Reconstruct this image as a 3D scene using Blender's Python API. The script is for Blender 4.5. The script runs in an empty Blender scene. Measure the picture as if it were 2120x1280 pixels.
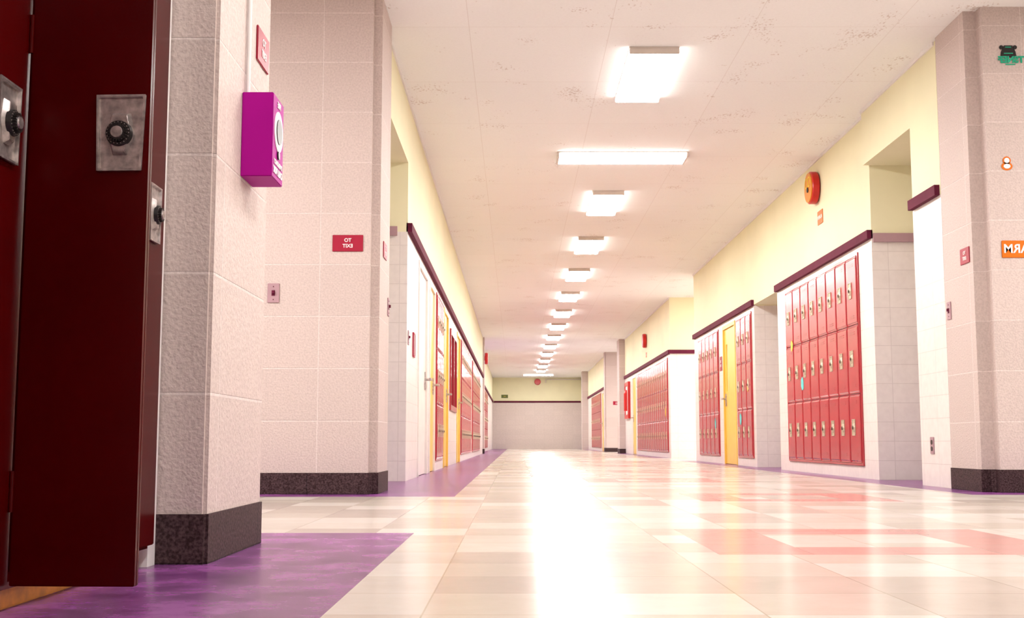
import bpy, bmesh, math, random
from mathutils import Matrix, Vector
random.seed(4)
C = bpy.context.scene.collection
H = 2.98
R90 = math.pi/2

# ------------------------------------------------------------------ materials
def nn(nt, t, **kw):
    n = nt.nodes.new(t)
    for k, v in kw.items():
        setattr(n, k, v)
    return n

def base_mat(name):
    m = bpy.data.materials.new(name); m.use_nodes = True
    nt = m.node_tree
    return m, nt, nt.nodes['Principled BSDF']

def plain(name, col, rough=0.5, metal=0.0, var=0.12, scale=8.0, bump=0.0, coat=0.0, emis=None, es=0.0, spec=0.5):
    m, nt, p = base_mat(name)
    tc = nn(nt, 'ShaderNodeTexCoord')
    no = nn(nt, 'ShaderNodeTexNoise'); no.inputs['Scale'].default_value = scale; no.inputs['Detail'].default_value = 4
    nt.links.new(tc.outputs['Object'], no.inputs['Vector'])
    cr = nn(nt, 'ShaderNodeValToRGB')
    a = [max(0, c*(1-var)) for c in col]; b = [min(1, c*(1+var)) for c in col]
    cr.color_ramp.elements[0].position = 0.3; cr.color_ramp.elements[1].position = 0.7
    cr.color_ramp.elements[0].color = (*a, 1); cr.color_ramp.elements[1].color = (*b, 1)
    nt.links.new(no.outputs['Fac'], cr.inputs['Fac'])
    nt.links.new(cr.outputs['Color'], p.inputs['Base Color'])
    p.inputs['Roughness'].default_value = rough; p.inputs['Metallic'].default_value = metal
    p.inputs['Specular IOR Level'].default_value = spec
    p.inputs['Coat Weight'].default_value = coat; p.inputs['Coat Roughness'].default_value = 0.12
    if bump:
        bp = nn(nt, 'ShaderNodeBump'); bp.inputs['Strength'].default_value = bump; bp.inputs['Distance'].default_value = 0.004
        nt.links.new(no.outputs['Fac'], bp.inputs['Height']); nt.links.new(bp.outputs['Normal'], p.inputs['Normal'])
    if emis:
        p.inputs['Emission Color'].default_value = (*emis, 1); p.inputs['Emission Strength'].default_value = es
    return m

def block(name, col, mortar, bw, rh, zoff, xoff=0.0, rough=0.6, ms=0.004, bump=0.35, grain=70, offset=0.0, var=0.06, spec=0.4, gf=0.3):
    m, nt, p = base_mat(name)
    uv = nn(nt, 'ShaderNodeUVMap')
    mp = nn(nt, 'ShaderNodeMapping'); mp.inputs['Location'].default_value = (xoff, -zoff, 0)
    nt.links.new(uv.outputs['UV'], mp.inputs['Vector'])
    br = nn(nt, 'ShaderNodeTexBrick'); br.offset = offset
    br.inputs['Scale'].default_value = 1; br.inputs['Brick Width'].default_value = bw; br.inputs['Row Height'].default_value = rh
    br.inputs['Mortar Size'].default_value = ms; br.inputs['Mortar Smooth'].default_value = 0.3; br.inputs['Bias'].default_value = 0
    br.inputs['Color1'].default_value = (*[c*(1-var) for c in col], 1); br.inputs['Color2'].default_value = (*[min(1, c*(1+var)) for c in col], 1)
    br.inputs['Mortar'].default_value = (*mortar, 1)
    nt.links.new(mp.outputs['Vector'], br.inputs['Vector'])
    no = nn(nt, 'ShaderNodeTexNoise'); no.inputs['Scale'].default_value = grain; no.inputs['Detail'].default_value = 5
    tc = nn(nt, 'ShaderNodeTexCoord'); nt.links.new(tc.outputs['Object'], no.inputs['Vector'])
    mx = nn(nt, 'ShaderNodeMix', data_type='RGBA', blend_type='MULTIPLY'); mx.inputs['Factor'].default_value = gf
    nt.links.new(br.outputs['Color'], mx.inputs['A'])
    cr = nn(nt, 'ShaderNodeValToRGB'); cr.color_ramp.elements[0].position = .3; cr.color_ramp.elements[0].color = (.55, .5, .5, 1); cr.color_ramp.elements[1].position = .62
    nt.links.new(no.outputs['Fac'], cr.inputs['Fac']); nt.links.new(cr.outputs['Color'], mx.inputs['B'])
    nt.links.new(mx.outputs['Result'], p.inputs['Base Color'])
    ma = nn(nt, 'ShaderNodeMath', operation='SUBTRACT'); nt.links.new(no.outputs['Fac'], ma.inputs[0]); nt.links.new(br.outputs['Fac'], ma.inputs[1])
    bp = nn(nt, 'ShaderNodeBump'); bp.inputs['Strength'].default_value = bump; bp.inputs['Distance'].default_value = 0.004
    nt.links.new(ma.outputs[0], bp.inputs['Height']); nt.links.new(bp.outputs['Normal'], p.inputs['Normal'])
    p.inputs['Roughness'].default_value = rough; p.inputs['Specular IOR Level'].default_value = spec
    return m

def tilefloor(name, cols, size, xo, yo, rough, grain=0.0, grout=(.74, .68, .64), nscale=5, dark=(.52, .48, .54), spec=.22, span=(.36, .62)):
    m, nt, p = base_mat(name)
    tc = nn(nt, 'ShaderNodeTexCoord')
    mp = nn(nt, 'ShaderNodeMapping'); mp.inputs['Location'].default_value = (-xo/size, -yo/size, 0); mp.inputs['Scale'].default_value = (1/size, 1/size, 1)
    nt.links.new(tc.outputs['Object'], mp.inputs['Vector'])
    fl = nn(nt, 'ShaderNodeVectorMath', operation='FLOOR'); nt.links.new(mp.outputs['Vector'], fl.inputs[0])
    wn = nn(nt, 'ShaderNodeTexWhiteNoise'); wn.noise_dimensions = '2D'; nt.links.new(fl.outputs['Vector'], wn.inputs['Vector'])
    cr = nn(nt, 'ShaderNodeValToRGB'); cr.color_ramp.interpolation = 'CONSTANT'
    els = cr.color_ramp.elements
    els[0].color = (*cols[0], 1); els[0].position = 0; els[1].color = (*cols[1], 1); els[1].position = 1/len(cols)
    for i in range(2, len(cols)):
        e = els.new(i/len(cols)); e.color = (*cols[i], 1)
    nt.links.new(wn.outputs['Value'], cr.inputs['Fac'])
    br = nn(nt, 'ShaderNodeTexBrick'); br.offset = 0
    br.inputs['Scale'].default_value = 1; br.inputs['Brick Width'].default_value = 1; br.inputs['Row Height'].default_value = 1
    br.inputs['Mortar Size'].default_value = 0.006; br.inputs['Color1'].default_value = (1, 1, 1, 1); br.inputs['Color2'].default_value = (1, 1, 1, 1); br.inputs['Mortar'].default_value = (*grout, 1)
    nt.links.new(mp.outputs['Vector'], br.inputs['Vector'])
    no = nn(nt, 'ShaderNodeTexNoise'); no.inputs['Scale'].default_value = nscale; no.inputs['Detail'].default_value = 8; no.inputs['Roughness'].default_value = .7
    nt.links.new(tc.outputs['Object'], no.inputs['Vector'])
    c2 = nn(nt, 'ShaderNodeValToRGB'); c2.color_ramp.elements[0].position = span[0]; c2.color_ramp.elements[0].color = (*dark, 1); c2.color_ramp.elements[1].position = span[1]
    nt.links.new(no.outputs['Fac'], c2.inputs['Fac'])
    m1 = nn(nt, 'ShaderNodeMix', data_type='RGBA', blend_type='MULTIPLY'); m1.inputs['Factor'].default_value = 1
    nt.links.new(cr.outputs['Color'], m1.inputs['A']); nt.links.new(br.outputs['Color'], m1.inputs['B'])
    m2 = nn(nt, 'ShaderNodeMix', data_type='RGBA', blend_type='MULTIPLY'); m2.inputs['Factor'].default_value = grain
    nt.links.new(m1.outputs['Result'], m2.inputs['A']); nt.links.new(c2.outputs['Color'], m2.inputs['B'])
    nt.links.new(m2.outputs['Result'], p.inputs['Base Color'])
    p.inputs['Roughness'].default_value = rough
    p.inputs['Specular IOR Level'].default_value = spec
    return m

M = {}
M['pillar'] = block('painted_block', (.62, .51, .475), (.74, .635, .60), .61, .305, .115, 1.146, bump=.8, grain=95, gf=.35, var=.03)
M['tile'] = block('glazed_tile', (.80, .735, .70), (.68, .61, .58), .30, .152, .0, rough=.35, ms=.003, bump=.15, grain=20, var=.02, gf=.12)
M['backtile'] = block('far_tile', (.66, .555, .515), (.58, .49, .455), .40, .2, .0, rough=.35, ms=.003, bump=.1, grain=20, var=.02, gf=.15)
M['yellow'] = plain('pale_yellow_paint', (.82, .775, .53), .6, var=.03, scale=2, spec=.3)
M['white'] = plain('white_paint', (.80, .77, .76), .45, var=.03)
M['base'] = block('charcoal_base', (.095, .055, .058), (.05, .03, .035), 1.2, .4, 0, rough=.6, grain=120, bump=.4, spec=.15, gf=1.0)
for nd in M['base'].node_tree.nodes:
    if nd.type == 'VALTORGB':
        nd.color_ramp.elements[0].position = .38; nd.color_ramp.elements[0].color = (.3, .24, .24, 1); nd.color_ramp.elements[1].position = .66
M['maroon'] = plain('maroon_rail_paint', (.12, .014, .038), .7, var=.1, spec=.12)
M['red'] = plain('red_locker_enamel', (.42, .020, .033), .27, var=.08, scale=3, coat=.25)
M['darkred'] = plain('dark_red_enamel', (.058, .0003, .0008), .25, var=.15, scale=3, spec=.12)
M['steel'] = plain('worn_steel', (.50, .44, .43), .34, metal=.8, var=.4, scale=60, bump=.1)
M['brass'] = plain('dull_lock_metal', (.62, .55, .42), .4, metal=.5, var=.2, scale=40)
M['darkbrass'] = plain('lock_dial_metal', (.14, .10, .07), .4, metal=.4, var=.2, scale=40)
M['black'] = plain('black_plastic', (.018, .014, .014), .35, spec=.35)
M['doorcream'] = plain('cream_door_paint', (.86, .80, .74), .35, var=.04)
M['dooryellow'] = plain('yellow_door_paint', (.86, .56, .09), .35, var=.05)
M['glass'] = plain('window_glass', (.75, .72, .6), .05, var=.05)
M['darkglass'] = plain('dark_glass', (.12, .08, .09), .05, var=.2)
M['magenta'] = plain('magenta_plastic', (.38, .0, .25), .55, var=.03, spec=.15)
M['signred'] = plain('sign_crimson', (.35, .012, .04), .4, var=.05, spec=.3)
M['bellred'] = plain('bell_red', (.55, .008, .008), .3, var=.05)
M['orange'] = plain('orange_enamel', (.66, .15, .004), .4, var=.05, spec=.3)
M['bellface'] = plain('bell_face_orange', (.68, .24, .008), .4, var=.05, spec=.3)
M['textwhite'] = plain('lettering_white', (.88, .82, .82), .5, var=.02)
M['green'] = plain('green_paint', (.0, .36, .20), .5, var=.05)
M['olive'] = plain('olive_sign', (.12, .14, .03), .5, var=.05)
M['wood'] = plain('yellow_wood', (.55, .20, .02), .5, var=.3, scale=30)
M['plate'] = plain('pinkish_plate', (.42, .26, .29), .5, var=.05, spec=.3)
M['housing'] = plain('light_housing', (.72, .64, .58), .45, var=.03)
M['cyan'] = plain('sticker_cyan', (.1, .6, .6), .5); M['stickyellow'] = plain('sticker_yellow', (.85, .65, .05), .5)
M['lamp'] = plain('lamp_diffuser', (.9, .88, .85), .4, var=.01, emis=(1, .98, .955), es=56)
M['lampside'] = plain('lamp_diffuser_edge', (.9, .85, .8), .4, var=.01, emis=(1, .97, .94), es=12)
cream = [(.51, .45, .39), (.58, .525, .47), (.47, .405, .35), (.61, .56, .505), (.545, .49, .435), (.44, .375, .33)]
M['floor'] = tilefloor('cream_vinyl_tile', cream, .3, .137, .05, .185, .3, dark=(.76, .72, .70))
M['floorpink'] = tilefloor('pink_vinyl_tile', [(.54, .26, .225), (.565, .285, .25), (.52, .26, .23)], .255, .545, .02, .185, .3, dark=(.78, .74, .72))
M['floorpurple'] = tilefloor('purple_vinyl_tile', [(.27, .075, .27), (.285, .082, .285)], 1.2, -.335, .3, .25, 1.0, (.95, .95, .95), 6.0, dark=(.36, .27, .38), span=(.38, .60), spec=.2)

def ceil_mat():
    m = block('painted_ceiling_board', (.90, .895, .885), (.79, .75, .73), .92, 1.2, .4, .3, rough=.8, ms=.0025, bump=.1, grain=60, offset=.0, var=.01, gf=.05)
    nt = m.node_tree; p = nt.nodes['Principled BSDF']
    src = p.inputs['Base Color'].links[0].from_socket
    tc = nn(nt, 'ShaderNodeTexCoord')
    mp = nn(nt, 'ShaderNodeMapping'); mp.inputs['Scale'].default_value = (1, .6, 1); nt.links.new(tc.outputs['Object'], mp.inputs['Vector'])
    n1 = nn(nt, 'ShaderNodeTexNoise'); n1.inputs['Scale'].default_value = 55; n1.inputs['Detail'].default_value = 5; nt.links.new(mp.outputs['Vector'], n1.inputs['Vector'])
    n2 = nn(nt, 'ShaderNodeTexNoise'); n2.inputs['Scale'].default_value = 3.2; nt.links.new(tc.outputs['Object'], n2.inputs['Vector'])
    mu = nn(nt, 'ShaderNodeMath', operation='MULTIPLY'); nt.links.new(n1.outputs['Fac'], mu.inputs[0]); nt.links.new(n2.outputs['Fac'], mu.inputs[1])
    cr = nn(nt, 'ShaderNodeValToRGB'); cr.color_ramp.elements[0].position = .37; cr.color_ramp.elements[1].position = .43
    cr.color_ramp.elements[0].color = (1, 1, 1, 1); cr.color_ramp.elements[1].color = (.78, .71, .68, 1)
    nt.links.new(mu.outputs[0], cr.inputs['Fac'])
    mx = nn(nt, 'ShaderNodeMix', data_type='RGBA', blend_type='MULTIPLY'); mx.inputs['Factor'].default_value = 1
    nt.links.new(src, mx.inputs['A']); nt.links.new(cr.outputs['Color'], mx.inputs['B']); nt.links.new(mx.outputs['Result'], p.inputs['Base Color'])
    return m
M['ceiling'] = ceil_mat()

# ------------------------------------------------------------------ mesh helpers
def bm_box(bm, x0, x1, y0, y1, z0, z1, mi=0):
    v = [bm.verts.new(c) for c in ((x0, y0, z0), (x1, y0, z0), (x1, y1, z0), (x0, y1, z0), (x0, y0, z1), (x1, y0, z1), (x1, y1, z1), (x0, y1, z1))]
    fs = []
    for q in ((0, 3, 2, 1), (4, 5, 6, 7), (0, 1, 5, 4), (1, 2, 6, 5), (2, 3, 7, 6), (3, 0, 4, 7)):
        f = bm.faces.new([v[i] for i in q]); f.material_index = mi; fs.append(f)
    return fs   # fs[2] is the -y face

def bm_cyl(bm, r1, r2, length, loc, axis='y', seg=24, mi=0):
    rot = {'y': Matrix.Rotation(R90, 4, 'X'), 'x': Matrix.Rotation(R90, 4, 'Y'), 'z': Matrix.Identity(4)}[axis]
    g = bmesh.ops.create_cone(bm, cap_ends=True, segments=seg, radius1=r1, radius2=r2, depth=length, matrix=Matrix.Translation(loc) @ rot)
    for f in {f for v in g['verts'] for f in v.link_faces}:
        f.material_index = mi

def to_mesh(bm, name, mats, bevel=0.0, seg=2, smooth=False, vertical=False):
    if bevel:
        es = [e for e in bm.edges if not vertical or abs((e.verts[0].co-e.verts[1].co).normalized().z) > .9]
        bmesh.ops.bevel(bm, geom=es, offset=bevel, segments=seg, affect='EDGES', clamp_overlap=True)
    bmesh.ops.recalc_face_normals(bm, faces=bm.faces)
    uvl = bm.loops.layers.uv.new('UVMap')
    for f in bm.faces:
        n = f.normal; ax, ay, az = abs(n.x), abs(n.y), abs(n.z)
        for l in f.loops:
            c = l.vert.co
            l[uvl].uv = (c.y, c.z) if ax >= ay and ax >= az else ((c.x, c.z) if ay >= az else (c.x, c.y))
    me = bpy.data.meshes.new(name); bm.to_mesh(me); bm.free()
    for m in mats: me.materials.append(M[m])
    if smooth:
        for p in me.polygons: p.use_smooth = True
        try: me.set_sharp_from_angle(angle=math.radians(35))
        except Exception: pass
    return me

def add(name, me, parent=None, loc=(0, 0, 0), rz=0.0, label=None, cat=None, kind=None, group=None):
    o = bpy.data.objects.new(name, me); C.objects.link(o)
    o.location = loc; o.rotation_euler = (0, 0, rz)
    if parent: o.parent = parent
    if label: o['label'] = label
    if cat and not parent: o['category'] = cat
    if kind: o['kind'] = kind
    if group: o['group'] = group
    return o

def struct(name, boxes, mats, label, cat, bevel=0, seg=2):
    bm = bmesh.new()
    for b in boxes: bm_box(bm, *b)
    return add(name, to_mesh(bm, name, mats, bevel, seg, smooth=bool(bevel)), label=label, cat=cat, kind='structure')

def text_mesh(txt, size, mat, mirror=True, th=.001, bold=.02):
    cu = bpy.data.curves.new('t', 'FONT'); cu.body = txt; cu.size = size; cu.align_x = 'CENTER'; cu.align_y = 'CENTER'; cu.extrude = th; cu.offset = size*bold
    o = bpy.data.objects.new('t', cu); C.objects.link(o)
    dg = bpy.context.evaluated_depsgraph_get()
    me = bpy.data.meshes.new_from_object(o.evaluated_get(dg))
    bpy.data.objects.remove(o); bpy.data.curves.remove(cu)
    s = -1 if mirror else 1
    for v in me.vertices:
        x, y, z = v.co
        v.co = (s*x, -z, y)
    if mirror: me.flip_normals()
    me.materials.clear(); me.materials.append(M[mat]); me.name = 'lettering'
    return me

# wall frames: local x = to the viewer's right, y = into wall, z up
FRONT, RIGHT, LEFT = 0.0, -R90, R90
XR, XL, XN = 2.87, -.84, 2.82

# ------------------------------------------------------------------ floor & ceiling
def rings():
    out = []; y = 3.28; i = 0
    while y < 48:
        x = .545 if i % 2 == 0 else .95
        out.append((x, x+1.02, y, y+.95)); y += 2.9; i += 1
    return out
RG = rings()
xs = sorted(set([-6, -.335, 2.6, 7] + [round(v, 4) for r in RG[:2] for v in (r[0], r[0]+.255, r[1]-.255, r[1])]))
ys = sorted(set([-4, 4.05, 6.7, 6.95, 19.3, 22.4, 32.3, 36.2, 51] + [round(v, 4) for r in RG for v in (r[2], r[2]+.235, r[3]-.235, r[3])]))
bm = bmesh.new(); grid = {}
for i, x in enumerate(xs):
    for j, y in enumerate(ys): grid[i, j] = bm.verts.new((x, y, 0))
for i in range(len(xs)-1):
    for j in range(len(ys)-1):
        f = bm.faces.new((grid[i, j], grid[i+1, j], grid[i+1, j+1], grid[i, j+1]))
        cx = (xs[i]+xs[i+1])/2; cy = (ys[j]+ys[j+1])/2; mi = 0
        if cx < -.335 and (cy < 4.05 or cy > 6.7): mi = 2
        elif cx > 2.6 and (6.95 < cy < 19.3 or 22.4 < cy < 32.3 or cy > 36.2): mi = 2
        else:
            for a, b, c, d in RG:
                if a < cx < b and c < cy < d:
                    inner = a+.255 < cx < b-.255 and c+.235 < cy < d-.235
                    if not inner: mi = 1
        f.material_index = mi
add('floor', to_mesh(bm, 'floor', ['floor', 'floorpink', 'floorpurple']), kind='structure', label='polished cream vinyl tile floor with purple border and pink squares', cat='floor')
struct('ceiling', [(-6, 7, -4, 51, H, H+.1, 0)], ['ceiling'], 'painted concrete board ceiling with faint joints and stains', 'ceiling')

# ------------------------------------------------------------------ walls
ZT = 1.93
def corridor_wall(name, X, sgn, sections, label):
    bm = bmesh.new(); T = .45
    def bx(d0, d1, y0, y1, z0, z1, mi):
        a, b = X+sgn*d0, X+sgn*d1
        bm_box(bm, min(a, b), max(a, b), y0, y1, z0, z1, mi)
    for s in sections:
        y0, y1, k = s[:3]
        if k == 'solid':
            bx(0, T, y0, y1, 0, ZT, 0); bx(0, T, y0, y1, ZT, H, 1)
        elif k == 'gap':
            z0, z1 = s[3], s[4]
            if z0 > 0: bx(0, T, y0, y1, 0, z0, 0)
            bx(0, T, y0, y1, z1, ZT, 0); bx(0, T, y0, y1, ZT, H, 1)
            bx(T, T+.05, y0, y1, 0, ZT, 0)
        elif k == 'alcove':
            zs = s[3]; D = 1.0
            bx(0, D, y0, y1, zs, H, 1)
            bx(D, D+.1, y0-.1, y1+.1, 0, ZT, 0); bx(D, D+.1, y0-.1, y1+.1, ZT, H, 1)
            for ya, yb in ((y0-.1, y0), (y1, y1+.1)):
                bx(T, D, ya, yb, 0, ZT, 0); bx(T, D, ya, yb, ZT, H, 1)
    return add(name, to_mesh(bm, name, ['tile', 'yellow']), kind='structure', label=label, cat='wall')

G0, G1 = .10, 1.88
left_a = [(7.60, 7.80, 'solid'), (7.80, 9.30, 'alcove', 2.48), (9.30, 10.40, 'solid'), (10.40, 11.45, 'gap', 0, 1.88), (11.45, 11.75, 'solid'),
          (11.75, 12.55, 'gap', 0, 1.88), (12.55, 12.70, 'solid'), (12.70, 13.90, 'gap', G0, G1), (13.9, 14.1, 'solid'), (14.1, 15.0, 'gap', 0, 1.88),
          (15.0, 15.4, 'solid'), (15.4, 17.0, 'gap', .7, 1.75), (17.0, 17.3, 'solid'), (17.3, 18.2, 'gap', 0, 1.88), (18.2, 18.5, 'solid'),
          (18.5, 22.7, 'gap', G0, G1), (22.7, 23.4, 'solid'), (23.4, 28.2, 'gap', G0, G1), (28.2, 31.0, 'solid')]
corridor_wall('wall_left', XL, -1, left_a, 'white glazed tile wall with pale yellow paint above')
corridor_wall('wall_left_far', -.95, -1, [(35.5, 36.0, 'solid'), (36.0, 41.0, 'gap', G0, G1), (41.0, 50.7, 'solid')], 'white tile and pale yellow wall past a side passage')
corridor_wall('wall_right_alcove', XN, 1, [(7.88, 8.45, 'solid'), (8.45, 9.62, 'alcove', 2.53)], 'white tile wall with an open alcove and pale yellow above')
right_a = [(9.62, 10.0, 'solid'), (10.0, 12.72, 'gap', G0, G1), (12.72, 13.15, 'solid'),
           (13.15, 14.45, 'alcove', 1.94), (14.45, 14.6, 'solid'), (14.6, 15.6, 'gap', G0, G1), (15.6, 15.7, 'solid'), (15.7, 16.65, 'gap', 0, 1.88), (16.65, 17.0, 'solid'),
           (17.0, 18.85, 'gap', G0, G1), (18.85, 19.3, 'solid')]
corridor_wall('wall_right', XR, 1, right_a, 'white glazed tile wall with pale yellow paint above')
corridor_wall('wall_right_middle', XR, 1, [(22.4, 22.7, 'solid'), (22.7, 28.4, 'gap', G0, G1), (28.4, 28.7, 'solid'), (28.7, 29.6, 'gap', 0, 1.88), (29.6, 31.6, 'solid')], 'white tile and pale yellow corridor wall past a side passage')
corridor_wall('wall_right_far', 2.78, 1, [(36.6, 38.0, 'solid'), (38.0, 38.9, 'gap', 0, 1.88), (38.9, 39.2, 'solid'), (39.2, 44.0, 'gap', G0, G1), (44.0, 50.7, 'solid')], 'white tile and pale yellow wall near the corridor end')
def ret(name, x0, x1, y0, y1, label):
    struct(name, [(x0, x1, y0, y1, 0, ZT, 0), (x0, x1, y0, y1, ZT, H, 1)], ['tile', 'yellow'], label, 'wall')
ret('wall_right_return', XR+.45, 6.9, 22.4, 22.6, 'white tile return wall with yellow paint above')
ret('wall_right_passage', XR+.45, 6.9, 19.1, 19.3, 'white tile passage wall with yellow paint above')
ret('wall_right_passage_far', XR+.45, 6.9, 31.4, 31.6, 'white tile far passage wall')
ret('wall_left_return_far', -5.9, -.95-.45, 35.5, 35.7, 'white tile far passage wall')
ret('wall_left_passage_far', -5.9, XL-.45, 30.8, 31.0, 'white tile far passage wall')
ret('wall_passage_end_right', 6.9, 7.0, -4, 51, 'pale wall closing the side passages')
ret('wall_passage_end_left', -6.0, -5.9, -4, 51, 'pale wall closing the side passages')
ret('wall_behind', -5.9, 6.9, -4.0, -3.9, 'pale wall closing the corridor behind')
ret('wall_right_near', XR, XR+.2, -3.9, 3.66, 'white tile and yellow wall beside lockers')
struct('wall_left_near', [(-1.45, -1.25, -3.9, 3.0, 0, H, 0)], ['pillar'], 'painted block wall behind the lockers', 'wall')
struct('wall_far', [(-5.9, 6.9, 50.7, 50.9, 0, ZT, 0), (-5.9, 6.9, 50.7, 50.9, ZT, H, 1)], ['backtile', 'yellow'], 'pinkish beige tiled end wall with pale yellow above', 'wall')

def pillar(name, x0, x1, y0, y1, label, bev=.022):
    bm = bmesh.new(); bm_box(bm, x0, x1, y0, y1, -.02, H+.02, 0)
    add(name, to_mesh(bm, name, ['pillar'], bev, 6, smooth=True, vertical=True), kind='structure', label=label, cat='pillar')
pillar('wall_left_pillar', -3.0, -.765, 3.02, 3.66, 'pinkish painted concrete block pillar with dark base', .010)
pillar('wall_left_corner_pillar', -5.9, -.80, 7.01, 7.64, 'painted concrete block corner pillar with dark base', .05)
pillar('wall_right_pillar', 2.80, 6.9, 7.24, 7.90, 'painted concrete block corner pillar with dark base', .08)
pillar('wall_left_far_pillar', -1.3, -.80, 31.0, 31.6, 'white painted block pillar', .02)
pillar('wall_right_far_pillar', 2.72, 3.3, 31.6, 32.3, 'white painted block pillar', .02)
pillar('wall_right_return_far', 2.68, 6.9, 36.2, 36.7, 'painted block return wall at the far passage', .03)
pillar('wall_right_end_pillar', 2.55, 3.0, 46.2, 46.8, 'white painted block pillar near corridor end', .02)
def baseb(name, x0, x1, y0, y1, h=.118, bev=.010):
    bm = bmesh.new(); bm_box(bm, x0-.006, x1+.006, y0-.006, y1+.006, 0, h, 0)
    add(name, to_mesh(bm, name, ['base'], bev, 5, smooth=True, vertical=True), kind='structure', label='dark speckled terrazzo base around block pillar', cat='baseboard')
baseb('baseboard_left', -3.0, -.765, 3.02, 3.66, .122)
baseb('baseboard_left_corner', -5.8, -.80, 7.01, 7.64, .122, bev=.05)
baseb('baseboard_right', 2.80, 6.8, 7.24, 7.90, .135, bev=.08)
baseb('baseboard_left_far', -1.3, -.80, 31.0, 31.6)
baseb('baseboard_right_far', 2.72, 3.3, 31.6, 32.3)
baseb('baseboard_right_return', 2.68, 6.8, 36.2, 36.7)
struct('trim_locker_end', [(-1.24, -.886, 2.952, 3.012, 0, H, 0)], ['white'], 'white painted strip between locker and pillar', 'trim')

tn = [0]
def rail(x_wall, sgn, y0, y1, z=1.93):
    tn[0] += 1
    a, b = x_wall-sgn*.035, x_wall+sgn*.01
    struct('trim_%d' % tn[0], [(min(a, b), max(a, b), y0, y1, z, z+.07, 0)], ['maroon'], 'maroon painted rail along the wall top of tiles', 'trim')
rail(XL, -1, 9.30, 31.0); rail(-.95, -1, 35.5, 50.65)
rail(XN, 1, 7.9, 8.45); rail(XR, 1, 9.62, 13.15); rail(XR, 1, 14.45, 19.3); rail(XR, 1, 22.4, 31.6); rail(2.78, 1, 36.7, 46.2)
tn[0] += 1; struct('trim_%d' % tn[0], [(-.90, 2.74, 50.67, 50.71, 1.93, 2.0, 0)], ['maroon'], 'maroon painted rail across the end wall', 'trim')
tn[0] += 1; struct('trim_%d' % tn[0], [(XR-.02, 6.8, 22.37, 22.41, 1.93, 2.0, 0)], ['maroon'], 'maroon painted rail on return wall', 'trim')
for x0, x1, y in ((XR, XR+1, 9.62), (XL-1, XL, 9.30)):
    tn[0] += 1; struct('trim_%d' % tn[0], [(x0+.01, x1-.08, y-.025, y+.005, 1.90, 1.97, 0)], ['plate'], 'dusty pink ledge in the alcove', 'trim')
for x, s, y0, y1 in ((XL, -1, 7.64, 31), (XN, 1, 7.9, 9.62), (XR, 1, 9.62, 19.3), (XR, 1, 22.4, 31.6), (2.78, 1, 36.7, 50.7), (-.95, -1, 35.5, 50.7)):
    tn[0] += 1; a, b = x-s*.012, x+s*.005
    struct('trim_%d' % tn[0], [(min(a, b), max(a, b), y0, y1, H-.025, H, 0)], ['white'], 'thin white crown strip under the ceiling', 'trim')

# ------------------------------------------------------------------ ceiling lights
def light_meshes():
    W, L = .34, 1.22
    bm = bmesh.new()
    bm_box(bm, -W/2, W/2, -L/2, L/2, -.012, 0)
    bm_box(bm, -W/2, W/2, -L/2, -L/2+.02, -.048, -.012); bm_box(bm, -W/2, W/2, L/2-.02, L/2, -.048, -.012)
    hous = to_mesh(bm, 'housing', ['housing'], .003, 2, True)
    bm = bmesh.new(); a, b = W/2-.004, W/2-.022; l = L/2-.021
    vt = [bm.verts.new(c) for c in ((-a, -l, -.013), (a, -l, -.013), (a, l, -.013), (-a, l, -.013))]
    vm = [bm.verts.new(c) for c in ((-a, -l, -.036), (a, -l, -.036), (a, l, -.036), (-a, l, -.036))]
    vb = [bm.verts.new(c) for c in ((-b, -l, -.047), (b, -l, -.047), (b, l, -.047), (-b, l, -.047))]
    for A, B in ((vt, vm), (vm, vb)):
        for i in range(4):
            f = bm.faces.new((A[i], A[(i+1) % 4], B[(i+1) % 4], B[i])); f.material_index = 1
    bm.faces.new(vb); f = bm.faces.new(vt); f.material_index = 1
    return hous, to_mesh(bm, 'diffuser', ['lamp', 'lampside'])
LH, LD = light_meshes()
def ceiling_light(x, y, rz=0):
    e = add('ceiling_light', None, loc=(x, y, H), rz=rz, cat='light', group='fluorescent corridor ceiling lights',
            label='lit fluorescent ceiling light mounted crosswise' if rz else 'lit rectangular fluorescent ceiling light with prismatic diffuser')
    add('housing', LH, e); add('diffuser', LD, e)
for y in (-1.2, 2.0, 5.1): ceiling_light(.97, y)
ceiling_light(.95, 8.6); ceiling_light(1.0, 11.15, R90)
for k in range(12): ceiling_light(1.0-.003*k, 13.35+2.92*k)
ceiling_light(.92, 48.3, R90)
def lamp(x, y, e, sx=.4, sy=1.2):  # unseen fill light added to brighten a side passage, no fixture modelled
    l = bpy.data.lights.new('passage_fill', 'AREA'); l.energy = e; l.shape = 'RECTANGLE'; l.size = sx; l.size_y = sy; l.color = (1, .97, .94)
    o = bpy.data.objects.new('passage_fill', l); o.location = (x, y, H-.03); C.objects.link(o)
lamp(-3.2, 5.3, 140); lamp(5.0, 5.4, 140); lamp(5.0, 20.8, 150); lamp(5.0, 34.2, 140); lamp(-3.2, 33.5, 140)

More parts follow.
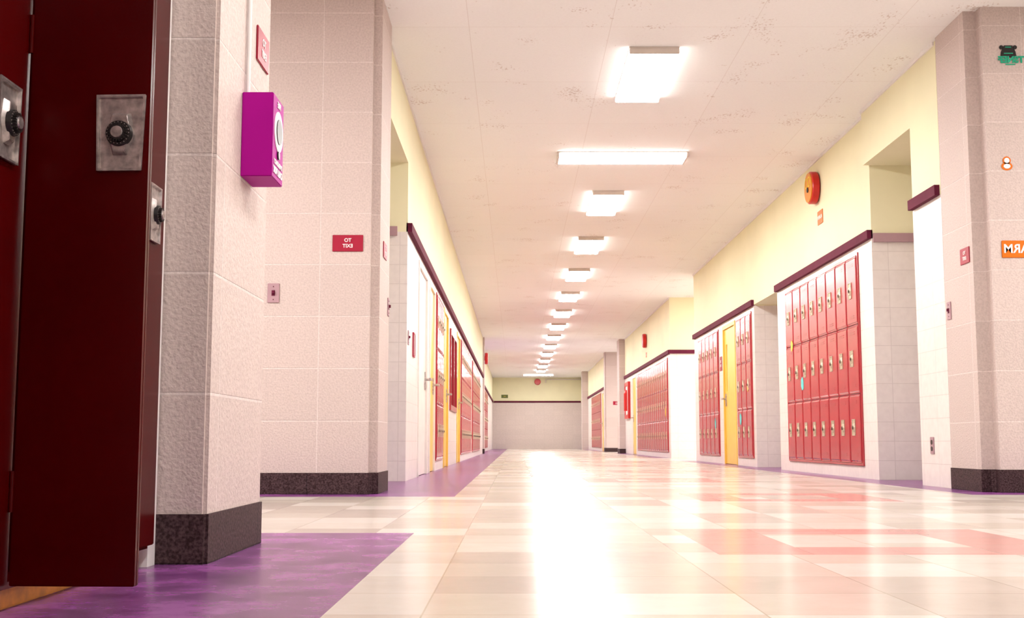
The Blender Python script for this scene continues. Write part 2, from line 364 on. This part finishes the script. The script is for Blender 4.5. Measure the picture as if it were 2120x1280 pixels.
# ------------------------------------------------------------------ lockers
def lock_mesh(big=False):
    bm = bmesh.new()
    w, h = .044, .0685
    fs = bm_box(bm, -w, w, -.006, 0, -h, h, 0)
    if big:
        # slightly tapered housing: narrower at the foot
        for v in bm.verts:
            if v.co.z < 0: v.co.x *= .90
    bmesh.ops.inset_region(bm, faces=[fs[2]], thickness=.003, depth=.006)
    bmesh.ops.inset_region(bm, faces=[fs[2]], thickness=.006, depth=0)
    bmesh.ops.inset_region(bm, faces=[fs[2]], thickness=.004, depth=-.012)
    bmesh.ops.inset_region(bm, faces=[fs[2]], thickness=.005, depth=0)
    bmesh.ops.inset_region(bm, faces=[fs[2]], thickness=.002, depth=.005)
    for v in fs[2].verts:
        if v.co.z < 0: v.co.x *= .55
    pts = [(-.017, .036), (.017, .036), (.025, .0), (.013, -.04), (-.013, -.04), (-.025, .0)]
    f0 = [bm.verts.new((x, .0, z)) for x, z in pts]; f1 = [bm.verts.new((x*.8, -.010, z*.85)) for x, z in pts]
    bm.faces.new(f1)
    for i in range(6): bm.faces.new((f0[i], f0[(i+1) % 6], f1[(i+1) % 6], f1[i]))
    if not big:
        bm_cyl(bm, .017, .016, .008, (0, -.010, -.003), mi=1, seg=16); bm_cyl(bm, .010, .009, .006, (0, -.016, -.003), mi=1, seg=12)
        return to_mesh(bm, 'lock', ['brass', 'darkbrass'], 0, smooth=False)
    return to_mesh(bm, 'lock_plate', ['steel'], .0010, 2, True)
LOCK = lock_mesh()
def dial_mesh():
    bm = bmesh.new()
    bm_cyl(bm, .024, .022, .008, (0, -.011, 0), seg=40)
    bm_cyl(bm, .0155, .0135, .008, (0, -.018, 0), seg=20)
    for i in range(20):
        a = i*math.pi/10
        bm_cyl(bm, .0016, .0016, .008, (.0155*math.cos(a), -.018, .0155*math.sin(a)), seg=6)
    for i in range(20):
        a = i*math.pi/10; r = .0195
        bm_cyl(bm, .0009, .0009, .002, (r*math.cos(a), -.0155, r*math.sin(a)), seg=6, mi=1)
    bm_cyl(bm, .011, .010, .003, (0, -.023, 0), seg=16, mi=1)
    return to_mesh(bm, 'dial_knob', ['black', 'steel'], 0, smooth=False)
DIAL = dial_mesh(); PLATE = lock_mesh(True)

def door_mesh(w, h, mat, inset=True):
    bm = bmesh.new()
    fs = bm_box(bm, 0, w, -.016, 0, 0, h)
    if inset:
        m = min(.028, w*.12)
        bmesh.ops.inset_region(bm, faces=[fs[2]], thickness=m*.5, depth=0)
        bmesh.ops.inset_region(bm, faces=[fs[2]], thickness=m*.25, depth=-.005)
        bmesh.ops.inset_region(bm, faces=[fs[2]], thickness=m*.25, depth=0)
        bmesh.ops.inset_region(bm, faces=[fs[2]], thickness=m*.5, depth=.007)
        for zz in (h*.90, h*.87, h*.10, h*.13):
            bm_box(bm, w*.3, w*.7, -.0205, -.0158, zz-.002, zz+.002)
        return to_mesh(bm, 'locker_door', [mat])
    return to_mesh(bm, 'locker_door', [mat], .002, 2, True)

def bank(side, X, y0, y1, n, tiers, label, z0=G0, z1=G1, group=None):
    ym = (y0+y1)/2; w = y1-y0-.006; h = z1-z0-.006
    e = add('locker_bank', None, loc=(X, ym, z0+.003), rz=side, label=label, cat='lockers', group=group)
    bm = bmesh.new(); bm_box(bm, -w/2, w/2, .002, .40, 0, h)
    fr = .02
    bm_box(bm, -w/2, -w/2+fr, -.012, .003, 0, h); bm_box(bm, w/2-fr, w/2, -.012, .003, 0, h)
    bm_box(bm, -w/2+fr, w/2-fr, -.012, .003, 0, fr); bm_box(bm, -w/2+fr, w/2-fr, -.012, .003, h-fr, h)
    add('locker_body', to_mesh(bm, 'locker_body', ['red']), e)
    cw = (w-2*fr)/n; ch = (h-2*fr)/tiers
    dm = door_mesh(cw-.010, ch-.006, 'red')
    for i in range(n):
        for t in range(tiers):
            d = add('locker_door', dm, e, loc=(-w/2+fr+i*cw+.005, -.0, fr+t*ch+.003))
            lx = (cw-.01)*(.40 if side == RIGHT else .60)
            add('lock', LOCK, d, loc=(lx, -.0185, (ch-.012)*.52))
    return e
g = 'three tier red locker banks'
bank(RIGHT, XR, 10.0, 12.72, 8, 3, 'red three-tier metal lockers recessed beside an alcove', group=g)
bank(RIGHT, XR, 14.6, 15.6, 3, 3, 'narrow red three-tier lockers beside a yellow door', group=g)
bank(RIGHT, XR, 17.0, 18.85, 5, 3, 'red three-tier lockers at a passage corner', group=g)
bank(RIGHT, XR, 22.7, 28.4, 16, 3, 'long red three-tier locker row beyond the passage', group=g)
bank(RIGHT, 2.78, 39.2, 44.0, 12, 3, 'distant red lockers near the corridor end', group=g)
bank(LEFT, XL, 12.7, 13.9, 4, 3, 'red three-tier lockers between two yellow doors', group=g)
bank(LEFT, XL, 18.5, 22.7, 12, 3, 'red three-tier locker row past the display case', group=g)
bank(LEFT, XL, 23.4, 28.2, 14, 3, 'red three-tier locker row before a white pillar', group=g)
bank(LEFT, -.95, 36.0, 41.0, 12, 3, 'distant red lockers near the corridor end', group=g)

def near_bank():
    XB = -.885; Y0 = 1.476; ps = [Y0+.21*i for i in range(8)]
    e = add('locker_bank', None, loc=(XB, Y0, 0), rz=LEFT, cat='lockers', label='dark red tall metal lockers with one door swung open')
    W = ps[-1]-ps[0]; z0, z1 = .045, 1.95
    bm = bmesh.new()
    bm_box(bm, 0, W, .30, .31, z0, z1); bm_box(bm, 0, W, 0, .30, z0, z0+.012); bm_box(bm, 0, W, 0, .30, z1-.012, z1)
    for i in range(8):
        x = i*.21; a = max(0, x-.006); b = min(W, x+.006); bm_box(bm, a, b, 0, .30, z0+.012, z1-.012)
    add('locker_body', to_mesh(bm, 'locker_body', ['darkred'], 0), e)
    bm = bmesh.new(); bm_box(bm, 0, W, .035, .29, 0, .044)
    add('plinth', to_mesh(bm, 'plinth', ['wood'], .003), e, label='yellow wooden plinth')
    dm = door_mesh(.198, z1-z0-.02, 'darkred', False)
    bm = bmesh.new(); hh = z1-z0-.02
    bm_box(bm, 0, .216, -.018, -.006, 0, hh); bm_box(bm, .204, .216, -.006, .004, 0, hh)
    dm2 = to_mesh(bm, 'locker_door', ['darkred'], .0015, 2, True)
    for i in range(7):
        op = (i == 3)
        d = add('locker_door', dm2 if op else dm, e, loc=(i*.21+.006, -.022 if op else -.001, z0+.01), rz=math.radians(-92) if op else 0, label='dark red locker door swung open' if op else None)
        zl = .843-z0-.01
        lx = .166 if op else .105
        add('lock_plate', PLATE, d, loc=(lx, -.0185, zl)); add('dial_knob', DIAL, d, loc=(lx, -.0185, zl-.003))
        for zh in (.16, 1.0-.03, 1.6):
            bm = bmesh.new(); bm_cyl(bm, .004, .004, .07, (0, 0, 0), 'z', 12)
            add('hinge', to_mesh(bm, 'hinge', ['darkred']), d, loc=(-.001, -.021, zh))
near_bank()

# ------------------------------------------------------------------ doors
dn = [0]
def door(side, X, y0, y1, mat, label, window=False, frame='dooryellow', handle_left=True, ztop=1.88):
    dn[0] += 1; w = y1-y0-.004; ym = (y0+y1)/2
    e = add('door_%d' % dn[0], None, loc=(X, ym, 0), rz=side, label=label, cat='door', kind='structure')
    bm = bmesh.new(); f = .05; zt = ztop-.002
    bm_box(bm, -w/2, -w/2+f, -.01, .12, .002, zt); bm_box(bm, w/2-f, w/2, -.01, .12, .002, zt); bm_box(bm, -w/2+f, w/2-f, -.01, .12, zt-f, zt)
    add('door_frame', to_mesh(bm, 'door_frame', [frame], .002), e)
    bm = bmesh.new(); a, b = -w/2+f+.003, w/2-f-.003; zt2 = zt-f-.003
    wx = (a+.12, a+.24) if handle_left else (b-.24, b-.12)
    if window:
        bm_box(bm, a, wx[0], .01, .05, .006, zt2); bm_box(bm, wx[1], b, .01, .05, .006, zt2)
        bm_box(bm, wx[0], wx[1], .01, .05, .006, .98); bm_box(bm, wx[0], wx[1], .01, .05, 1.62, zt2)
    else: bm_box(bm, a, b, .01, .05, .006, zt2)
    add('door_leaf', to_mesh(bm, 'door_leaf', [mat]), e)
    if window:
        bm = bmesh.new(); bm_box(bm, wx[0], wx[1], .025, .032, .98, 1.62)
        add('window_pane', to_mesh(bm, 'window_pane', ['glass']), e)
    bm = bmesh.new(); hx = a+.07 if handle_left else b-.07; s = 1 if handle_left else -1
    bm_box(bm, hx-.03, hx+.03, .0, .01, .78, .95)
    bm_cyl(bm, .012, .012, .05, (hx, -.025, .88)); bm_box(bm, hx-.012 if s > 0 else hx-.12, hx+.12 if s > 0 else hx+.012, -.06, -.042, .868, .89)
    add('door_handle', to_mesh(bm, 'door_handle', ['steel'], .003, 2), e)
door(LEFT, XL, 10.4, 11.45, 'doorcream', 'cream painted door with steel lever handle', frame='doorcream', handle_left=False)
door(LEFT, XL, 11.75, 12.55, 'dooryellow', 'yellow painted classroom door', handle_left=False, frame='doorcream')
door(LEFT, XL, 14.1, 15.0, 'dooryellow', 'yellow painted classroom door', handle_left=False)
door(LEFT, XL, 17.3, 18.2, 'dooryellow', 'yellow painted classroom door', handle_left=False)
door(RIGHT, XR, 15.7, 16.65, 'dooryellow', 'yellow classroom door with tall narrow window', window=True)
door(RIGHT, XR, 28.7, 29.6, 'dooryellow', 'yellow classroom door beyond the lockers', frame='doorcream')
door(RIGHT, 2.78, 38.0, 38.9, 'dooryellow', 'distant yellow classroom door', frame='doorcream')
e = add('display_case', None, loc=(XL, 16.2, .702), rz=LEFT, cat='display case', label='red framed glass display case set in the wall')
bm = bmesh.new(); w = 1.59; h = 1.046
for a in ((-w/2, -w/2+.07, 0, h), (w/2-.07, w/2, 0, h), (-.03, .03, .07, h-.07), (-w/2+.07, w/2-.07, 0, .07), (-w/2+.07, w/2-.07, h-.07, h)):
    bm_box(bm, a[0], a[1], -.02, .08, a[2], a[3])
add('case_frame', to_mesh(bm, 'case_frame', ['red'], .003), e)
bm = bmesh.new(); bm_box(bm, -w/2+.06, w/2-.06, .03, .04, .06, h-.06); add('glass_pane', to_mesh(bm, 'glass_pane', ['darkglass']), e)

# ------------------------------------------------------------------ signs, switches, bells
def sign(side, loc, w, h, lines, mat, tmat='textwhite', label='', name='sign', cat='sign', ts=None):
    e = add(name, None, loc=loc, rz=side, label=label, cat=cat)
    bm = bmesh.new(); bm_box(bm, -w/2, w/2, -.006, 0, -h/2, h/2)
    add('sign_board', to_mesh(bm, 'sign_board', [mat], .002, 2), e)
    n = len(lines)
    for i, t in enumerate(lines):
        s = ts or h*.30
        add('lettering', text_mesh(t, s, tmat), e, loc=(0, -.007, (n-1)/2*s*1.15-i*s*1.15))
lx = 'crimson plastic sign reading TO EXIT in mirrored letters'
sign(FRONT, (-.984, 7.01, 1.46), .18, .098, ['TO', 'EXIT'], 'signred', label=lx+' on block wall', name='exit_sign')
sign(LEFT, (-.80, 7.30, 1.46), .17, .098, ['TO', 'EXIT'], 'signred', label=lx+' on pillar side', name='exit_sign')
sign(LEFT, (-.765, 3.535, 1.475), .16, .105, ['TO', 'EXIT'], 'signred', label=lx+' above magenta box', name='exit_sign')
sign(RIGHT, (2.80, 7.44, 1.45), .15, .10, ['TO', 'EXIT'], 'signred', label=lx+' beside light switch', name='exit_sign')
sign(FRONT, (3.075, 7.24, 1.46), .26, .105, ['ALARM'], 'orange', label='orange sign reading ALARM in mirrored letters', name='alarm_sign', ts=.075)
sign(RIGHT, (XR, 11.2, 2.40), .19, .13, ['ALARM'], 'orange', label='small orange ALARM sign below the fire bell', name='alarm_sign', ts=.05)
sign(RIGHT, (XR, 26.4, 2.19), .17, .11, ['ALARM'], 'orange', label='small distant ALARM sign below bell', name='alarm_sign', ts=.04)
sign(RIGHT, (XR, 16.83, 1.38), .16, .2, ['TO', 'EXIT'], 'signred', label='small crimson sign beside yellow door', name='exit_sign', ts=.05)
sign(FRONT, (-.45, 50.7, 2.19), .28, .14, ['EXIT'], 'olive', tmat='stickyellow', label='olive sign on the end wall', name='exit_sign')
sign(FRONT, (3.02, 36.2, 1.45), .2, .11, ['TO', 'EXIT'], 'signred', label='crimson exit sign on far return wall', name='exit_sign')
sign(LEFT, (-.80, 31.3, 1.2), .2, .2, ['TO', 'EXIT'], 'signred', label='crimson sign on far white pillar', name='exit_sign')
e = add('framed_notice', None, loc=(XL, 9.9, 1.09), rz=LEFT, cat='sign', label='small white notice in red frame on tile wall')
bm = bmesh.new()
for a in ((-.075, -.062, -.1, .1), (.062, .075, -.1, .1), (-.062, .062, -.1, -.087), (-.062, .062, .087, .1)): bm_box(bm, a[0], a[1], -.012, 0, a[2], a[3])
add('frame', to_mesh(bm, 'frame', ['signred']), e)
bm = bmesh.new(); bm_box(bm, -.062, .062, -.006, 0, -.087, .087); add('paper', to_mesh(bm, 'paper', ['white']), e)

def switch(side, loc, label, outlet=False):
    e = add('wall_outlet' if outlet else 'light_switch', None, loc=loc, rz=side, cat='outlet' if outlet else 'switch', label=label)
    bm = bmesh.new(); bm_box(bm, -.035, .035, -.006, 0, -.057, .057); add('cover_plate', to_mesh(bm, 'cover_plate', ['plate'], .002, 2), e)
    bm = bmesh.new()
    if outlet:
        for z in (-.022, .022): bm_cyl(bm, .016, .016, .004, (0, -.007, z), seg=16)
        add('socket', to_mesh(bm, 'socket', ['black']), e)
    else:
        bm_box(bm, -.006, .006, -.018, -.005, -.004, .014); bm_cyl(bm, .003, .003, .003, (0, -.007, .038), seg=8); bm_cyl(bm, .003, .003, .003, (0, -.007, -.038), seg=8)
        bm_box(bm, -.01, .01, -.008, -.005, -.016, .016)
        add('toggle', to_mesh(bm, 'toggle', ['maroon']), e)
switch(FRONT, (-1.415, 7.01, 1.165), 'pinkish light switch plate on block wall')
switch(LEFT, (-.80, 7.53, 1.14), 'light switch plate on pillar side')
switch(LEFT, (XL, 9.42, 1.11), 'light switch plate beside alcove')
switch(RIGHT, (2.80, 7.75, 1.14), 'light switch plate on block pillar side')
switch(RIGHT, (XN, 8.22, .275), 'metal outlet low on white tile wall', True)

def bell(side, loc, r, label, face='bellface', detail=True):
    e = add('fire_bell', None, loc=loc, rz=side, cat='alarm bell', label=label)
    bm = bmesh.new(); bm_box(bm, -r*.4, r*.4, -.03, 0, -r*.4, r*.4); add('back_box', to_mesh(bm, 'back_box', ['bellred'], .004), e)
    bm = bmesh.new(); prof = [(r*.96, -.01), (r, -.018), (r, -.07), (r*.95, -.078), (r*.90, -.080)]
    ringsv = [[bm.verts.new((q*math.cos(t*math.pi/24), y, q*math.sin(t*math.pi/24))) for t in range(48)] for q, y in prof]
    for A, B in zip(ringsv, ringsv[1:]):
        for i in range(48): bm.faces.new((A[i], A[(i+1) % 48], B[(i+1) % 48], B[i]))
    bm.faces.new(ringsv[0]); bm.faces.new(ringsv[-1])
    add('gong', to_mesh(bm, 'gong', ['bellred'], 0, smooth=True), e)
    bm = bmesh.new(); bm_cyl(bm, r*.92, r*.90, .008, (0, -.084, 0), seg=48)
    add('bell_face', to_mesh(bm, 'bell_face', [face], 0, smooth=True), e)
    if detail:
        bm = bmesh.new()
        for cx, cz, q in ((-.05, .05, .045), (.05, .05, .045)):
            for t in range(24):
                a = t*math.pi/12; bm_cyl(bm, .006, .006, .004, (cx+q*math.cos(a), -.090, cz+q*math.sin(a)), seg=6)
        add('face_emblem', to_mesh(bm, 'face_emblem', ['stickyellow']), e)
        bm = bmesh.new(); bm_cyl(bm, .026, .024, .010, (0, -.092, -.02), seg=20); add('centre_nut', to_mesh(bm, 'centre_nut', ['black']), e)
bell(RIGHT, (XR, 11.3, 2.70), .155, 'orange faced red fire bell high on yellow wall')
bell(RIGHT, (XR, 26.4, 2.50), .155, 'red fire bell high on yellow wall above lockers', 'bellred', False)
bell(LEFT, (-.80, 31.3, 2.45), .15, 'red fire bell on far white pillar', 'bellred', False)
bell(FRONT, (.93, 50.7, 2.80), .13, 'small red bell high on the end wall', 'bellred', False)
bm = bmesh.new(); bm_cyl(bm, .02, .02, 1.5, (2.0, 50.66, 2.90), 'x', 12); bm_cyl(bm, .02, .02, .15, (2.0-.75+.02, 50.66, 2.83), 'z', 12)
add('ceiling_pipe', to_mesh(bm, 'ceiling_pipe', ['housing']), cat='pipe', label='thin painted pipe along the top of the end wall')

e = add('emergency_call_box', None, loc=(-.765, 3.37, 1.035), rz=LEFT, cat='call box', label='bright magenta wall box with oval emblem and lettering')
bm = bmesh.new(); bm_box(bm, -.075, .075, -.088, 0, 0, .24); add('box_body', to_mesh(bm, 'box_body', ['magenta'], .002, 2), e)
bm = bmesh.new(); bm_cyl(bm, .058, .058, .003, (0, -.089, 0), seg=40)
add('emblem_ring', to_mesh(bm, 'emblem_ring', ['textwhite']), e, loc=(0, 0, .143))
bm = bmesh.new(); bm_cyl(bm, .036, .036, .004, (0, -.091, 0), seg=40); add('emblem_centre', to_mesh(bm, 'emblem_centre', ['black']), e, loc=(0, 0, .143))
bm = bmesh.new(); bm_cyl(bm, .012, .012, .006, (0, -.09, 0), seg=20); add('push_button', to_mesh(bm, 'push_button', ['black']), e, loc=(0, 0, .075))
add('lettering', text_mesh('FIRE', .024, 'textwhite'), e, loc=(0, -.0895, .218))
add('lettering', text_mesh('EMERGENCY', .019, 'textwhite'), e, loc=(0, -.0895, .048)); add('lettering', text_mesh('CALL BOX', .026, 'textwhite', bold=.04), e, loc=(0, -.0895, .024))
bm = bmesh.new(); bm_cyl(bm, .006, .006, H-1.275, (-.757, 3.33, (H+1.275)/2), 'z', 16)
add('conduit', to_mesh(bm, 'conduit', ['white'], 0, smooth=True), label='thin white electrical conduit above the magenta box', cat='conduit')

# decals on right pillar
bm = bmesh.new()
pts = [(-.05, -.015), (-.045, .02), (-.035, .045), (-.025, .062), (.025, .062), (.035, .045), (.045, .02), (.05, -.015)]
a = [bm.verts.new((x, 0, z)) for x, z in pts]; b = [bm.verts.new((x, -.004, z)) for x, z in pts]
bm.faces.new(a); bm.faces.new(b)
for i in range(len(pts)): bm.faces.new((a[i], a[(i+1) % 8], b[(i+1) % 8], b[i]))
for sx in (-.042, .042): bm_cyl(bm, .013, .013, .004, (sx, -.002, .05), seg=16)
e = add('wall_decal', None, loc=(3.04, 7.24, 2.67), cat='decal', label='black and green decal with green lettering on block pillar')
add('decal_panel', to_mesh(bm, 'decal_panel', ['black']), e)
add('lettering', text_mesh('TSNEF', .056, 'green', bold=.05), e, loc=(0.015, -.004, -.03))
bm = bmesh.new(); bm_box(bm, -.028, .028, -.0055, -.004, .008, .014); bm_box(bm, -.018, .018, -.0055, -.004, .048, .053); bm_box(bm, -.02, .04, -.0035, -.001, -.062, -.055)
add('decal_marks', to_mesh(bm, 'decal_marks', ['green']), e)
o = add('number_decal', None, loc=(3.0, 7.24, 1.99), cat='decal', label='orange outlined figure 8 on the block pillar')
bm = bmesh.new()
bm_cyl(bm, .034, .034, .003, (0, -.0015, -.018), seg=32)
for v in bm.verts: v.co.z = -.018+(v.co.z+.018)*.75
bm_cyl(bm, .025, .025, .003, (0, -.0015, .018), seg=32)
add('figure', to_mesh(bm, 'figure', ['orange']), o)
bm = bmesh.new(); bm_cyl(bm, .021, .021, .002, (0, -.004, -.018), seg=24)
for v in bm.verts: v.co.z = -.018+(v.co.z+.018)*.7
bm_cyl(bm, .016, .016, .002, (0, -.004, .018), seg=24)
add('inlay', to_mesh(bm, 'inlay', ['textwhite']), o)

e = add('fire_cabinet', None, loc=(XR, 30.7, .88), rz=RIGHT, cat='fire cabinet', label='red framed white fire extinguisher cabinet on wall')
bm = bmesh.new(); w = 1.0; h = .92
for a in ((-w/2, -w/2+.14, 0, h), (w/2-.14, w/2, 0, h), (-w/2+.14, w/2-.14, 0, .1), (-w/2+.14, w/2-.14, h-.1, h)): bm_box(bm, a[0], a[1], -.06, 0, a[2], a[3])
add('cabinet_frame', to_mesh(bm, 'cabinet_frame', ['bellred'], .004), e)
bm = bmesh.new(); bm_box(bm, -w/2+.14, w/2-.14, -.04, 0, .1, h-.1); add('cabinet_door', to_mesh(bm, 'cabinet_door', ['white']), e)
bm = bmesh.new(); bm_cyl(bm, .07, .07, .45, (0, -.05, .42), 'z', 20); bm_cyl(bm, .07, .02, .08, (0, -.05, .685), 'z', 20); add('extinguisher', to_mesh(bm, 'extinguisher', ['bellred']), e)

for y, z, m, s in ((12.0, .87, 'cyan', .07), (12.42, 1.28, 'stickyellow', .05), (15.35, .58, 'cyan', .07), (14.85, .97, 'stickyellow', .05), (17.3, .56, 'cyan', .07), (23.0, .86, 'stickyellow', .07)):
    bm = bmesh.new(); pts = [(math.cos(i*math.pi/4+.3)*s*random.uniform(.5, 1), math.sin(i*math.pi/4+.3)*s*random.uniform(.8, 1.5)) for i in range(8)]
    a = [bm.verts.new((x, 0, q)) for x, q in pts]; b = [bm.verts.new((x, -.002, q)) for x, q in pts]
    bm.faces.new(a); bm.faces.new(b)
    for i in range(8): bm.faces.new((a[i], a[(i+1) % 8], b[(i+1) % 8], b[i]))
    add('sticker', to_mesh(bm, 'sticker', [m]), loc=(XR-.0195, y, z), rz=RIGHT, cat='sticker', group='stickers on lockers', label='torn %s paper sticker on red locker door' % ('cyan' if m == 'cyan' else 'yellow'))

# ------------------------------------------------------------------ world, camera
w = bpy.data.worlds.new('World'); bpy.context.scene.world = w; w.use_nodes = True
w.node_tree.nodes['Background'].inputs[0].default_value = (.9, .8, .75, 1); w.node_tree.nodes['Background'].inputs[1].default_value = 0.0
cam = bpy.data.cameras.new('camera'); co = bpy.data.objects.new('camera', cam); C.objects.link(co)
cam.sensor_width = 36; cam.lens = 36*2500/2120; cam.clip_start = .05; cam.clip_end = 200
co.location = (0, 0, .30); co.rotation_euler = (math.radians(90+6.277), 0, math.radians(.16))
bpy.context.scene.camera = co
bpy.context.scene.view_settings.view_transform = 'Standard'
bpy.context.scene.view_settings.look = 'None'
bpy.context.scene.view_settings.exposure = 0.22
